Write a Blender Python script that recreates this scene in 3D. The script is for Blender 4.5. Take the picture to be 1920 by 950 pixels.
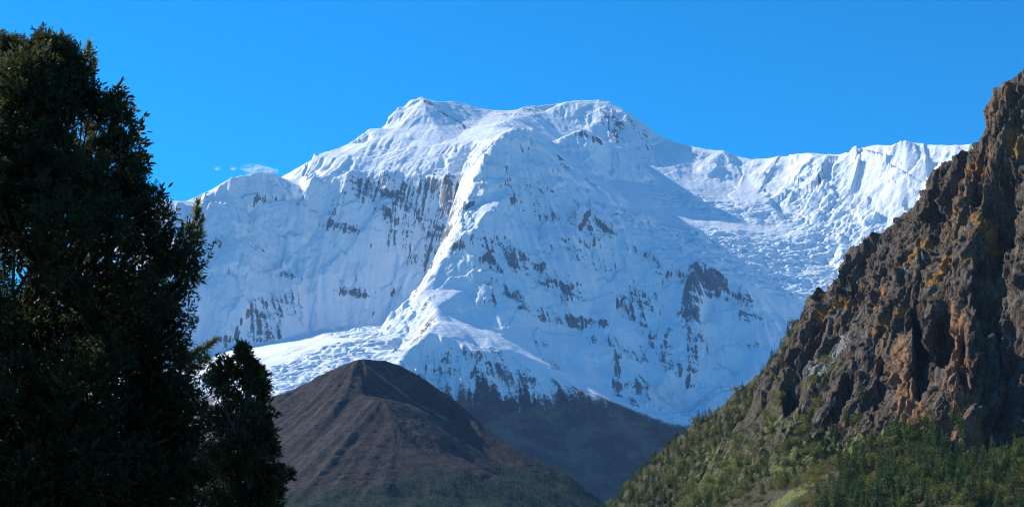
import bpy, math, random, time
import numpy as np
from mathutils import Vector, geometry

T0 = time.time()
for o in list(bpy.data.objects):
    bpy.data.objects.remove(o)
SC = bpy.context.scene
COL = SC.collection

# ------------------------------------------------------------------ camera
EYE = 1.6
FPX = 2637.0                       # focal length in pixels of the 1920 wide photograph
PITCH = math.atan((1000 - 475) / FPX)
cam_d = bpy.data.cameras.new('camera')
cam_d.sensor_width = 36.0
cam_d.lens = 36.0 * FPX / 1920.0
cam_d.clip_start = 0.3
cam_d.clip_end = 90000.0
cam = bpy.data.objects.new('camera', cam_d)
COL.objects.link(cam)
cam.location = (0, 0, EYE)
cam.rotation_euler = (math.pi / 2 + PITCH, 0, 0)
SC.camera = cam

# ------------------------------------------------------------------ light
SUN_AZ = 54.0                      # degrees left of the viewing direction
SUN_EL = 34.0
wd = bpy.data.worlds.new('World')
SC.world = wd
wd.use_nodes = True
nt = wd.node_tree
nt.nodes.clear()
sky = nt.nodes.new('ShaderNodeTexSky')
sky.sky_type = 'NISHITA'
sky.sun_disc = False
sky.sun_elevation = math.radians(SUN_EL)
sky.sun_rotation = math.radians(-SUN_AZ)
sky.altitude = 3200
sky.air_density = 1.0
sky.dust_density = 0.0
sky.ozone_density = 3.0
hs = nt.nodes.new('ShaderNodeHueSaturation')
hs.inputs['Saturation'].default_value = 1.62
hs.inputs['Hue'].default_value = 0.496
bgn = nt.nodes.new('ShaderNodeBackground')
bgn.inputs['Strength'].default_value = 0.15
wo = nt.nodes.new('ShaderNodeOutputWorld')
nt.links.new(sky.outputs[0], hs.inputs['Color'])
nt.links.new(hs.outputs[0], bgn.inputs['Color'])
nt.links.new(bgn.outputs[0], wo.inputs['Surface'])

sd = bpy.data.lights.new('sun', 'SUN')
sd.energy = 5.0
sd.angle = math.radians(0.5)
sd.color = (1.0, 0.95, 0.87)
sun = bpy.data.objects.new('sun', sd)
COL.objects.link(sun)
_a, _e = math.radians(SUN_AZ), math.radians(SUN_EL)
SUNV = Vector((-math.sin(_a) * math.cos(_e), math.cos(_a) * math.cos(_e), math.sin(_e)))
sun.rotation_euler = SUNV.to_track_quat('Z', 'Y').to_euler()
sun.location = (0, 0, 6000)

SC.view_settings.view_transform = 'Standard'
SC.view_settings.look = 'None'
SC.view_settings.exposure = 0.52
SC.view_settings.gamma = 1.0
SC.view_settings.use_curve_mapping = False
SC.render.engine = 'CYCLES'
SC.cycles.use_denoising = True
SC.cycles.max_bounces = 5
SC.cycles.diffuse_bounces = 3
SC.cycles.transparent_max_bounces = 12
SC.cycles.volume_bounces = 0
SC.cycles.filter_width = 1.05

# ------------------------------------------------------------------ helpers
CP, SP = math.cos(PITCH), math.sin(PITCH)

def P(u, v, Y):
    """world point seen at photograph pixel (u, v) when it stands Y metres ahead"""
    a, b = (u - 960) / FPX, (475 - v) / FPX
    t = Y / (CP - b * SP)
    return (a * t, Y, EYE + t * (SP + b * CP))

class Perlin:
    def __init__(s, seed):
        r = np.random.RandomState(seed)
        p = r.permutation(256)
        s.p = np.concatenate([p, p, p]).astype(np.int32)
        g = r.normal(size=(256, 3))
        s.g = (g / np.linalg.norm(g, axis=1)[:, None]).astype(np.float32)

    def __call__(s, x, y, z):
        x, y, z = [np.asarray(c, dtype=np.float32) for c in np.broadcast_arrays(x, y, z)]
        xi, yi, zi = [np.floor(c).astype(np.int32) for c in (x, y, z)]
        fx, fy, fz = x - xi, y - yi, z - zi
        xi &= 255; yi &= 255; zi &= 255
        u, v, w = [c * c * c * (c * (c * 6 - 15) + 10) for c in (fx, fy, fz)]
        p, g = s.p, s.g
        def gr(i, j, k):
            h = g[p[p[p[xi + i] + yi + j] + zi + k]]
            return h[..., 0] * (fx - i) + h[..., 1] * (fy - j) + h[..., 2] * (fz - k)
        def lx(j, k):
            a = gr(0, j, k); return a + u * (gr(1, j, k) - a)
        def ly(k):
            a = lx(0, k); return a + v * (lx(1, k) - a)
        a = ly(0)
        return (a + w * (ly(1) - a)) * 1.6

def fbm(n, x, y, z, wl, octs, gain=0.5, ridged=False):
    t, amp, tot = 0.0, 1.0, 0.0
    for i in range(octs):
        o = n(x / wl + 17.3 * i, y / wl - 9.1 * i, z / wl + 4.7 * i)
        if ridged:
            o = 1 - 2 * np.abs(o)
        t = t + amp * o
        tot += amp
        amp *= gain
        wl *= 0.5
    return t / tot

def sstep(a, b, x):
    t = np.clip((x - a) / (b - a), 0, 1)
    return t * t * (3 - 2 * t)

def blur(a, sig):
    if sig <= 0.3:
        return a
    r = int(max(1, round(3 * sig)))
    k = np.exp(-0.5 * (np.arange(-r, r + 1) / sig) ** 2)
    k /= k.sum()
    for ax in (0, 1):
        p = np.pad(a, [(r, r) if i == ax else (0, 0) for i in (0, 1)], mode='edge')
        out = np.zeros_like(a)
        for i, w in enumerate(k):
            out += w * (p[i:i + a.shape[0], :] if ax == 0 else p[:, i:i + a.shape[1]])
        a = out
    return a

def lic(H, dx, width, length, seed, presmooth):
    """noise smeared along the fall line of H: ribs, gullies, flutes. width, length, presmooth in metres"""
    r = np.random.RandomState(seed)
    n = blur(r.normal(size=H.shape), max(0.4, width / dx / 2.5))
    n /= n.std()
    S = blur(H, presmooth / dx)
    gy, gx = np.gradient(S)
    m = np.sqrt(gx * gx + gy * gy) + 1e-6
    gx, gy = gx / m, gy / m
    ny, nx = H.shape
    jy, jx = np.mgrid[0:ny, 0:nx].astype(np.float32)
    acc = n.copy()
    step = max(1.0, width / dx * 0.5)
    K = int(length / dx / step / 2)
    wsum = 1.0
    for sgn in (-1, 1):
        py, px = jy.copy(), jx.copy()
        for k in range(K):
            iy = np.clip(py + .5, 0, ny - 1).astype(np.int32)
            ix = np.clip(px + .5, 0, nx - 1).astype(np.int32)
            py += sgn * step * gy[iy, ix]
            px += sgn * step * gx[iy, ix]
            iy = np.clip(py + .5, 0, ny - 1).astype(np.int32)
            ix = np.clip(px + .5, 0, nx - 1).astype(np.int32)
            w = 0.5 + 0.5 * math.cos(math.pi * (k + 1) / (K + 1))
            acc += w * n[iy, ix]
    acc -= acc.mean()
    return acc / acc.std()

def cells(x, y, wl, seed):
    """distance to the nearest jittered cell point and the cell's own random value"""
    X, Y = x / wl, y / wl
    xi, yi = np.floor(X).astype(np.int64), np.floor(Y).astype(np.int64)
    best = np.full(X.shape, 9.0); sec = np.full(X.shape, 9.0); val = np.zeros(X.shape)
    r = np.random.RandomState(seed)
    tab = r.rand(3, 4096)
    for j in (-1, 0, 1):
        for i in (-1, 0, 1):
            h = ((xi + i) * 73856093 ^ (yi + j) * 19349663) & 4095
            d = np.hypot(xi + i + tab[0][h] - X, yi + j + tab[1][h] - Y)
            nearer = d < best
            sec = np.where(nearer, best, np.minimum(sec, d))
            val = np.where(nearer, tab[2][h], val)
            best = np.where(nearer, d, best)
    return best, sec, val

def facets(x, y, z, wl, seed, tilt=.9, stretch=(1, 1, 1)):
    """angular broken-rock relief: every jittered 3-D cell has its own offset and tilt, about -1..1"""
    q = [np.asarray(c / (wl * k), dtype=np.float32) for c, k in zip((x, y, z), stretch)]
    ci = [np.floor(c).astype(np.int64) for c in q]
    best = np.full(q[0].shape, 99.0, dtype=np.float32)
    out = np.zeros(q[0].shape, dtype=np.float32)
    r = np.random.RandomState(seed)
    tab = r.rand(7, 8192).astype(np.float32)
    for a in (-1, 0, 1):
        for b in (-1, 0, 1):
            for c in (-1, 0, 1):
                h = ((ci[0] + a) * 73856093 ^ (ci[1] + b) * 19349663 ^ (ci[2] + c) * 83492791) & 8191
                d = [ci[k] + o + tab[k][h] - q[k] for k, o in ((0, a), (1, b), (2, c))]
                dd = d[0] ** 2 + d[1] ** 2 + d[2] ** 2
                val = (tab[3][h] - .5) * 1.3 + tilt * sum((tab[4 + k][h] - .5) * d[k] for k in range(3)) * 2
                near = dd < best
                out = np.where(near, val, out)
                best = np.where(near, dd, best)
    return out

def tin(lines, points, xs, ys):
    """heights on the grid xs, ys from break lines and spot heights (constrained triangulation)"""
    V, E = [], []
    for ln in lines:
        for k, p in enumerate(ln):
            if k:
                E.append((len(V) - 1, len(V)))
            V.append(p)
    V += points
    co = [Vector((p[0], p[1])) for p in V]
    vo, eo, fo, ov, oe, of = geometry.delaunay_2d_cdt(co, E, [], 0, 0.5)
    Varr = np.array(V)
    Z = []
    for i, v in enumerate(vo):
        if ov[i]:
            Z.append(max(V[k][2] for k in ov[i]))
        else:
            d = np.hypot(Varr[:, 0] - v.x, Varr[:, 1] - v.y) + 1
            k = np.argsort(d)[:4]
            Z.append(float((Varr[k, 2] / d[k] ** 2).sum() / (1 / d[k] ** 2).sum()))
    H = np.full((len(ys), len(xs)), np.nan)
    dx, dy = xs[1] - xs[0], ys[1] - ys[0]
    for f in fo:
        A, B, C = [(vo[i].x, vo[i].y, Z[i]) for i in f]
        x0, x1 = min(A[0], B[0], C[0]), max(A[0], B[0], C[0])
        y0, y1 = min(A[1], B[1], C[1]), max(A[1], B[1], C[1])
        i0, i1 = max(0, int((x0 - xs[0]) / dx)), min(len(xs) - 1, int((x1 - xs[0]) / dx) + 1)
        j0, j1 = max(0, int((y0 - ys[0]) / dy)), min(len(ys) - 1, int((y1 - ys[0]) / dy) + 1)
        if i1 < i0 or j1 < j0:
            continue
        X, Y = np.meshgrid(xs[i0:i1 + 1], ys[j0:j1 + 1])
        den = (B[1] - C[1]) * (A[0] - C[0]) + (C[0] - B[0]) * (A[1] - C[1])
        if abs(den) < 1e-9:
            continue
        a = ((B[1] - C[1]) * (X - C[0]) + (C[0] - B[0]) * (Y - C[1])) / den
        b = ((C[1] - A[1]) * (X - C[0]) + (A[0] - C[0]) * (Y - C[1])) / den
        c = 1 - a - b
        ins = (a > -1e-6) & (b > -1e-6) & (c > -1e-6)
        sub = H[j0:j1 + 1, i0:i1 + 1]
        sub[ins] = (a * A[2] + b * B[2] + c * C[2])[ins]
    bad = np.isnan(H)
    if bad.any():
        H[bad] = np.nanmin(H)
    return H

def grid_mesh(name, X, Y, Z, mat, attrs=None, skirt=None, smooth=True):
    """a terrain sheet with vertex attributes; skirt lets its border drop to a level"""
    ny, nx = Z.shape
    if skirt is not None:
        pad = lambda A: np.pad(A, 1, mode='edge')
        X, Y, Z = pad(X), pad(Y), pad(Z)
        Z[0, :] = Z[-1, :] = skirt
        Z[:, 0] = Z[:, -1] = skirt
        X[:, 0] -= .01; X[:, -1] += .01; Y[0, :] -= .01; Y[-1, :] += .01
        attrs = {k: pad(v) for k, v in (attrs or {}).items()}
        ny, nx = Z.shape
    co = np.stack([X, Y, Z], -1).reshape(-1, 3).astype(np.float32)
    idx = np.arange(ny * nx).reshape(ny, nx)
    q = np.stack([idx[:-1, :-1], idx[:-1, 1:], idx[1:, 1:], idx[1:, :-1]], -1).reshape(-1, 4)
    return raw_mesh(name, co, q, mat, attrs, smooth)

def raw_mesh(name, co, faces, mat, attrs=None, smooth=False, parent=None, link=True, uv=None):
    me = bpy.data.meshes.new(name)
    n, k = faces.shape
    me.vertices.add(len(co))
    me.vertices.foreach_set('co', np.ascontiguousarray(co, dtype=np.float32).ravel())
    me.loops.add(n * k)
    me.loops.foreach_set('vertex_index', np.ascontiguousarray(faces, dtype=np.int32).ravel())
    me.polygons.add(n)
    me.polygons.foreach_set('loop_start', np.arange(0, n * k, k, dtype=np.int32))
    me.polygons.foreach_set('loop_total', np.full(n, k, dtype=np.int32))
    if smooth:
        me.polygons.foreach_set('use_smooth', np.ones(n, dtype=bool))
    for a, arr in (attrs or {}).items():
        at = me.attributes.new(a, 'FLOAT', 'POINT')
        at.data.foreach_set('value', np.ascontiguousarray(arr, dtype=np.float32).ravel())
    me.update(calc_edges=True)
    me.materials.append(mat)
    if not link:
        return me
    o = bpy.data.objects.new(name, me)
    COL.objects.link(o)
    if parent:
        o.parent = parent
    return o

def march(xs, ys, H, u, v, y0, y1):
    """where the sight line through (u, v) meets the heights H"""
    Y = np.arange(y0, y1, (ys[1] - ys[0]) * .5)
    a, b = (u - 960) / FPX, (475 - v) / FPX
    t = Y / (CP - b * SP)
    x, z = a * t, EYE + t * (SP + b * CP)
    i = np.clip(((x - xs[0]) / (xs[1] - xs[0])).round().astype(int), 0, len(xs) - 1)
    j = np.clip(((Y - ys[0]) / (ys[1] - ys[0])).round().astype(int), 0, len(ys) - 1)
    hit = np.nonzero(H[j, i] >= z)[0]
    k = hit[0] if len(hit) else len(Y) - 1
    return np.array([x[k], Y[k], H[j[k], i[k]]])

def strokes(X, Y, Z, segs):
    """0..1 weight near world space segments: ((p, q, radius, strength), ...)"""
    W = np.zeros(X.shape)
    for p, q, r, s in segs:
        d = q - p
        L = max(1e-6, float((d * d).sum()))
        t = np.clip(((X - p[0]) * d[0] + (Y - p[1]) * d[1] + (Z - p[2]) * d[2]) / L, 0, 1)
        dist = np.sqrt((X - p[0] - t * d[0]) ** 2 + (Y - p[1] - t * d[1]) ** 2 + (Z - p[2] - t * d[2]) ** 2)
        W = np.maximum(W, s * (1 - sstep(0.25, 1.0, dist / r)))
    return W

def tag(o, label=None, cat=None, group=None, kind=None):
    if label: o['label'] = label
    if cat: o['category'] = cat
    if group: o['group'] = group
    if kind: o['kind'] = kind
    return o

class Mat:
    """small node builder"""
    def __init__(s, name, rough=0.8, spec=0.2):
        s.m = bpy.data.materials.new(name)
        s.m.use_nodes = True
        s.t = s.m.node_tree
        s.b = s.t.nodes['Principled BSDF']
        s.b.inputs['Roughness'].default_value = rough
        s.b.inputs['Specular IOR Level'].default_value = spec
        s.geo = s.t.nodes.new('ShaderNodeNewGeometry')
        s.pos = s.geo.outputs['Position']
    def n(s, kind, **kw):
        n = s.t.nodes.new(kind)
        for k, v in kw.items():
            setattr(n, k, v)
        return n
    def put(s, sock, v):
        if isinstance(v, bpy.types.NodeSocket):
            s.t.links.new(v, sock)
        elif isinstance(v, (tuple, list)) and len(v) == 3 and sock.type == 'RGBA':
            sock.default_value = (*v, 1)
        else:
            sock.default_value = v
    def attr(s, name):
        n = s.n('ShaderNodeAttribute', attribute_name=name)
        return n.outputs['Fac']
    def scaled(s, sc):
        n = s.n('ShaderNodeVectorMath', operation='MULTIPLY')
        s.put(n.inputs[0], s.pos)
        n.inputs[1].default_value = sc
        return n.outputs[0]
    def noise(s, wl, detail=6, rough=0.55, vec=None, dist=0.0):
        if isinstance(wl, (int, float)):
            wl = (wl, wl, wl)
        n = s.n('ShaderNodeTexNoise')
        n.inputs['Scale'].default_value = 1.0
        n.inputs['Detail'].default_value = detail
        n.inputs['Roughness'].default_value = rough
        n.inputs['Distortion'].default_value = dist
        s.put(n.inputs['Vector'], vec or s.scaled(tuple(1 / w for w in wl)))
        return n.outputs['Fac']
    def voronoi(s, wl, feature='F1'):
        if isinstance(wl, (int, float)):
            wl = (wl, wl, wl)
        n = s.n('ShaderNodeTexVoronoi', feature=feature)
        n.inputs['Scale'].default_value = 1.0
        s.put(n.inputs['Vector'], s.scaled(tuple(1 / w for w in wl)))
        return n.outputs['Distance']
    def math(s, op, a, b=0.0, c=0.0, clamp=False):
        n = s.n('ShaderNodeMath', operation=op, use_clamp=clamp)
        for i, v in enumerate((a, b, c)):
            s.put(n.inputs[i], v)
        return n.outputs[0]
    def ramp(s, f, a, b, lo=0.0, hi=1.0):
        n = s.n('ShaderNodeMapRange', interpolation_type='SMOOTHSTEP')
        s.put(n.inputs[0], f)
        n.inputs[1].default_value, n.inputs[2].default_value = a, b
        n.inputs[3].default_value, n.inputs[4].default_value = lo, hi
        return n.outputs[0]
    def mix(s, f, a, b):
        n = s.n('ShaderNodeMix', data_type='RGBA')
        s.put(n.inputs[0], f)
        s.put(n.inputs[6], a); s.put(n.inputs[7], b)
        return n.outputs[2]
    def color(s, c):
        s.put(s.b.inputs['Base Color'], c)
    def bump(s, h, dist, strength=1.0, normal=None):
        n = s.n('ShaderNodeBump')
        n.inputs['Strength'].default_value = strength
        n.inputs['Distance'].default_value = dist
        s.put(n.inputs['Height'], h)
        if normal is not None:
            s.put(n.inputs['Normal'], normal)
        s.t.links.new(n.outputs[0], s.b.inputs['Normal'])
        return n.outputs[0]

# ------------------------------------------------------------------ snow mountain
def build_snow_mountain():
    dx = 9.0
    xs = np.arange(-4300, 5300, dx)
    ys = np.arange(6500, 14700, dx)
    sky_uv = [(300,372),(345,380),(372,376),(392,365),(405,350),(415,341),(432,335),(452,327),(470,323),(490,320),(510,323),(525,333),
        (538,339),(558,331),(575,312),(590,292),(610,285),(640,281),(655,268),(675,260),(690,250),(712,240),(730,222),
        (750,206),(775,190),(790,180),(805,185),(820,192),(850,190),(880,197),(910,207),(940,208),(965,207),(985,203),
        (1000,203),(1022,211),(1040,201),(1065,191),(1090,187),(1105,186),(1135,192),(1160,199),(1180,213),(1210,232),
        (1240,255),(1270,268),(1300,275),(1325,283),(1355,283),(1380,292),(1415,299),(1450,296),(1480,288),(1510,286),
        (1540,290),(1590,291),(1620,273),(1640,269),(1665,269),(1690,265),(1710,268),(1740,270),(1770,270),(1805,268),
        (1850,262),(1900,265),(1960,280),(2060,290)]
    ku = [300,372,490,538,590,690,790,900,985,1022,1105,1240,1355,1415,1540,1690,1805,1900,2060]
    ky = [11600,11700,11900,12250,12400,12900,13400,13600,13700,13700,13900,13500,13100,12900,12300,11600,11200,10900,10500]
    jr = np.random.RandomState(4)
    fine_u = sorted(set([u for u, v in sky_uv] + list(range(304, 2050, 7))))
    su, sv = zip(*sky_uv)
    crest = [P(u, float(np.interp(u, su, sv)) + jr.normal() * 1.1, float(np.interp(u, ku, ky)) + jr.normal() * 25) for u in fine_u]
    L = [crest]
    # arete of the fore peak down to the knob above the foothill
    L.append([P(*p) for p in [(965,235,11500),(940,250,11350),(915,285,11150),(890,340,10900),(872,395,10650),(852,440,10450),
        (840,468,10330),(815,500,10150),(790,540,9950),(772,582,9750),(757,625,9560),(745,662,9350)]])
    # col between the fore peak and the skyline
    L.append([P(*p) for p in [(968,236,11510),(985,252,11900),(1000,240,12900)]])
    # the fore peak's right hand ridge, with the icefall basin behind
    L.append([P(*p) for p in [(972,238,11505),(1010,275,11420),(1050,315,11330),(1090,350,11240),(1125,388,11120),(1165,430,10950),
        (1210,458,10800),(1260,478,10650),(1300,492,10500),(1345,515,10420),(1400,540,10330),(1450,575,10200),(1475,610,10000)]])
    # lower arm: knee, snow knob, long spur down to the right
    L.append([P(*p) for p in [(790,545,9940),(818,575,9650),(822,600,9420),(800,622,9150),(835,634,9100),(870,650,9070),(905,664,9050),
        (950,690,9040),(1010,712,9040),(1085,741,9050),(1130,750,9060),(1200,779,9080),(1265,805,9080),(1330,850,9050)]])
    L.append([P(*p) for p in [(800,622,9150),(765,655,9050),(740,690,8700)]])
    # lit rib with ledge on the fore peak
    L.append([P(*p) for p in [(885,430,10330),(905,410,10430),(932,390,10550),(950,396,10600),(985,408,10720)]])
    # left summit's ribs
    L.append([P(*p) for p in [(790,181,13390),(800,205,13000),(812,232,12700),(802,252,12450)]])
    L.append([P(*p) for p in [(790,181,13395),(760,215,13000),(740,240,12750),(700,262,12500)]])
    L.append([P(*p) for p in [(805,190,13250),(832,214,13000),(878,240,12800)]])
    # dome's right edge
    L.append([P(*p) for p in [(1160,200,13750),(1150,230,13400),(1132,263,13150)]])
    # dark horn below the dome
    L.append([P(*p) for p in [(1058,268,12900),(1080,246,12780),(1097,239,12700),(1118,258,12650),(1142,277,12700)]])
    # edge of the snow terrace above the left wall
    L.append([P(*p) for p in [(590,345,11850),(640,335,11850),(690,330,11850),(740,325,11800),(790,322,11700),(835,325,11550),(862,330,11200)]])
    # foot of the left wall
    L.append([P(*p) for p in [(330,680,10430),(400,662,10480),(460,650,10580),(520,640,10680),(580,622,10880),(640,608,11010),(700,603,10980),(750,604,10860)]])
    # the wall's corner under the arete
    L.append([P(*p) for p in [(861,336,11560),(852,400,11400),(840,450,11270),(812,505,11150),(780,560,11020),(757,602,10880)]])
    # crack line right of the fore peak face
    L.append([P(*p) for p in [(1300,492,10500),(1305,540,10250),(1300,600,10000),(1298,660,9750),(1300,720,9500)]])
    L.append([P(*p) for p in [(1345,515,10420),(1330,560,10300),(1318,620,10080)]])
    L.append([P(*p) for p in [(1160,625,9850),(1158,680,9620),(1155,740,9400)]])
    pts = []
    # left wall, shoulder
    pts += [P(*p) for p in [(385,400,11503),(400,480,11173),(380,560,10844),(430,380,11635),(440,465,11160),(450,560,10794),
        (500,400,11653),(500,480,11323),(510,560,10944),(560,400,11703),(560,480,11423),(570,560,11044),(620,420,11570),
        (640,480,11373),(640,550,11135),(700,400,11503),(700,480,11323),(700,550,11135),(780,400,11500),(760,480,11310),(740,550,11120),
        (600,415,11666),(690,408,11560),(660,340,11790),(545,342,12180),(565,352,12050)]]
    pts += [P(*p) for p in [(800,455,11330),(820,380,11520),(330,470,11115),(320,560,10794)]]
    # upper snow field of the left summit
    pts += [P(*p) for p in [(660,290,12250),(720,285,12250),(760,275,12250),(800,275,12150),(850,262,12300),(890,262,12100),
        (920,240,12500),(870,300,11550),(850,225,13050),(900,225,13150),(960,222,13100),(930,262,11700),(640,300,12150),(690,240,12800)]]
    # glacier bench
    pts += [P(*p) for p in [(735,628,10050),(700,630,9900),(640,635,9900),(600,660,9500),(690,660,9250),(720,690,8800),(560,690,9000),(640,700,8700),
        (520,740,8300),(600,720,8400),(430,700,9100),(380,700,9200),(400,740,8500),(350,760,8300),(480,700,9200),(300,720,9000),(470,760,8000),
        (540,650,9900),(500,670,9700),(600,770,7600),(750,720,8000),(700,760,7500)]]
    # fore peak face, facing the viewer and a little to the right
    pts += [P(*p) for p in [(960,300,11150),(1000,340,11000),(1050,390,10850),(950,360,10850),(930,430,10450),(1000,440,10550),(1080,450,10600),
        (900,480,10230),(960,500,10230),(1040,500,10380),(1120,490,10600),(1200,510,10550),(870,540,9980),(950,570,9900),(1040,560,10120),
        (1120,560,10250),(1200,570,10250),(1260,540,10400),(870,600,9650),(940,630,9520),(1010,620,9820),(1080,620,9920),(1100,660,9680),
        (1020,670,9500),(1210,630,9950),(1250,600,10150),(1210,690,9680),(1260,670,9730),(1170,755,9280),(1230,740,9380),(1100,715,9320),(1050,695,9280),
        (960,655,9280),(900,625,9420),(1250,720,9500),(1340,600,10080),(1400,600,10020),(1340,660,9760),(1400,650,9800),(1450,640,9830)]]
    # basin and icefall behind its right ridge
    pts += [P(*p) for p in [(1060,300,12100),(1030,268,12550),(1000,255,12100),(1150,330,12450),(1110,320,12200),(1180,390,11750),(1200,300,12950),(1240,350,12450),(1250,420,11500),
        (1290,400,11900),(1320,450,11250),(1300,330,12700),(1350,370,12250),(1400,420,11700),(1400,340,12550),(1380,490,10950),
        (1450,380,12050),(1450,460,11300),(1450,530,10700),(1500,420,11700),(1500,500,10950),(1520,560,10500),(1560,500,11000),
        (1600,470,11100),(1560,560,10500),(1600,540,10650)]]
    # right hand ridge's flank
    pts += [P(*p) for p in [(1480,320,12400),(1500,350,12100),(1530,330,12050),(1560,380,11750),(1560,430,11450),(1600,330,11850),(1620,400,11450),
        (1650,350,11500),(1660,420,11200),(1700,330,11300),(1720,380,11100),(1760,330,11000),(1800,380,10700),(1900,400,10200),(2000,500,9500),(1700,500,10700),(1650,600,10200),(1800,600,9800)]]
    # lower right
    pts += [P(*p) for p in [(1500,640,9850),(1480,680,9600),(1420,700,9450),(1360,720,9400),(1290,757,9480),(1350,748,9500),(1235,776,9330),(1300,795,9200),(1400,800,9200),(1500,800,9100),(1600,760,9500)]]
    # shade side of the spur: snow above, brown slope below
    pts += [P(*p) for p in [(860,680,8990),(820,680,8990),(900,720,8900),(960,740,8925),(1000,765,8895),(900,780,8740),(1000,830,8720),(1100,800,8910),(1100,880,8690),(1200,850,8895),
        (1180,930,8640),(1250,900,8820),(1000,930,8100),(1100,960,8150),(1300,900,8900),(880,860,8400),(820,720,8880),(800,760,8700)]]
    back = [(-4800,15100,1500),(-3400,15100,1700),(-2000,15100,2000),(-700,15100,2400),(700,15100,2600),(2000,15100,2300),(3500,14500,1800),(5800,13500,1500),
        (-4800,6200,100),(-2500,6200,100),(0,6200,150),(1500,6200,-50),(3500,6200,100),(5800,6200,300),(-4800,11500,1500),(-4800,9000,800),(5800,15100,900),(-4800,13200,2100),(-3900,13000,2300)]
    H = tin(L, pts + back, xs, ys)
    X, Y = np.meshgrid(xs, ys)
    base = H.copy()
    H = 0.8 * blur(H, 1.2) + 0.2 * blur(H, 5.0)
    gy, gx = np.gradient(blur(base, 5), dx)
    slope = np.hypot(gx, gy)
    steep = sstep(0.62, 1.15, slope)
    # spare the traced crest lines from the largest waves
    n1, n2, n3 = Perlin(1), Perlin(2), Perlin(3)
    wx = fbm(n1, X, Y, 0, 900, 3) * 220
    wy = fbm(n2, X, Y, 5, 900, 3) * 220
    rid = fbm(n3, X + wx, Y + wy, 0, 900, 6, 0.5, ridged=True)
    r1 = lic(H, dx, 190, 1500, 11, 120)
    r2 = lic(H, dx, 75, 800, 12, 60)
    r3 = lic(H, dx, 30, 420, 13, 40)
    r4 = lic(H, dx, 10, 170, 14, 25)
    vary = .35 + .9 * sstep(-.35, .45, fbm(n2, X, Y, 7, 1100, 3))
    rough = fbm(n1, X + 0.3 * wx, Y, 3, 160, 5, 0.55, ridged=True)
    rid -= rid.mean(); rough -= rough.mean()
    fa = facets(X + wx * .2, Y + wy * .2, base, 230, 61, stretch=(1, 1, 1.5))
    fb = facets(X + wx * .1, Y, base, 85, 62, stretch=(1, 1, 1.4))
    plain = strokes(X, Y, base, [(np.array(P(1480, 330, 12300)), np.array(P(1800, 330, 10950)), 900., 1.)])
    r1 = r1 * (1 - .65 * plain); r2 = r2 * (1 - .6 * plain); r3 = r3 * (1 - .75 * plain); r4 = r4 * (1 - .6 * plain)
    fc = facets(X + wx * .5, Y + wy * .5, base, 430, 65, 1.2, stretch=(1, 1, 1.7))
    fa = fa * (1 + .8 * plain)
    D = rid * 45 * (0.35 + 0.65 * steep) + (r1 * 18 + r2 * 12 + r3 * 8.5 + r4 * 3.6) * vary * (0.12 + 0.88 * steep) + rough * 8 * (.4 + .6 * steep) + (fc * 34 + fa * 30 + fb * 8) * (.06 + .94 * steep) + plain * fc * 22
    D *= 1 - .35 * sstep(980, 780, H) * sstep(9300, 9000, Y)
    # crevassed ice: stepped blocks in the icefalls and on the glacier bench
    hit = lambda u, v: march(xs, ys, H, u, v, 6400, 14900)
    S = lambda *a: [(hit(*p), hit(*q), r, s) for p, q, r, s in a]
    ice = strokes(X, Y, H, S(((1200,420),(1560,480),520,1.),((1300,480),(1500,540),420,1.),((1250,370),(1420,400),300,.7),((1520,340),(1560,470),380,1.),((1640,430),(1560,440),280,1.),
        ((640,620),(740,620),330,1.),((660,650),(560,690),450,1.),((640,680),(520,730),500,.9),((400,710),(380,730),300,.7),((1250,770),(1350,752),260,1.),
        ((700,290),(850,310),200,.25),((520,400),(540,470),200,.5)))
    bx = .62 * X + fbm(n2, X, Y, 1, 200, 3) * 60
    by = Y + fbm(n3, X, Y, 2, 200, 3) * 60
    d1, d2, cv = cells(bx, by * 2.1, 105, 5)
    e1, e2, ev = cells(bx + 500, by * 2.0, 44, 6)
    D += ice * ((cv - .5) * 30 * sstep(0, .25, d2 - d1) + (ev - .5) * 20 * sstep(0, .2, e2 - e1) - 16 * (1 - sstep(0, .18, d2 - d1)))
    D += ice * fbm(n1, X * .42 + .3 * wx, Y * 1.3 + .4 * wy, 6, 130, 5, .6, ridged=True) * 24
    H2 = H + D
    # rock: where the snow does not hold
    gy, gx = np.gradient(H2, dx)
    sl = np.hypot(gx, gy)
    strat = fbm(n2, X * .25 + 30, Y * .25, H2 * 1.3 + .45 * X, 75, 5, .65)
    patch = fbm(n1, X, Y, H2, 230, 4)
    lines = fbm(n3, X * .12, Y * .12, H2 + .42 * X + 30 * patch, 30, 3, .7, ridged=True)
    lines -= lines.mean()
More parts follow.
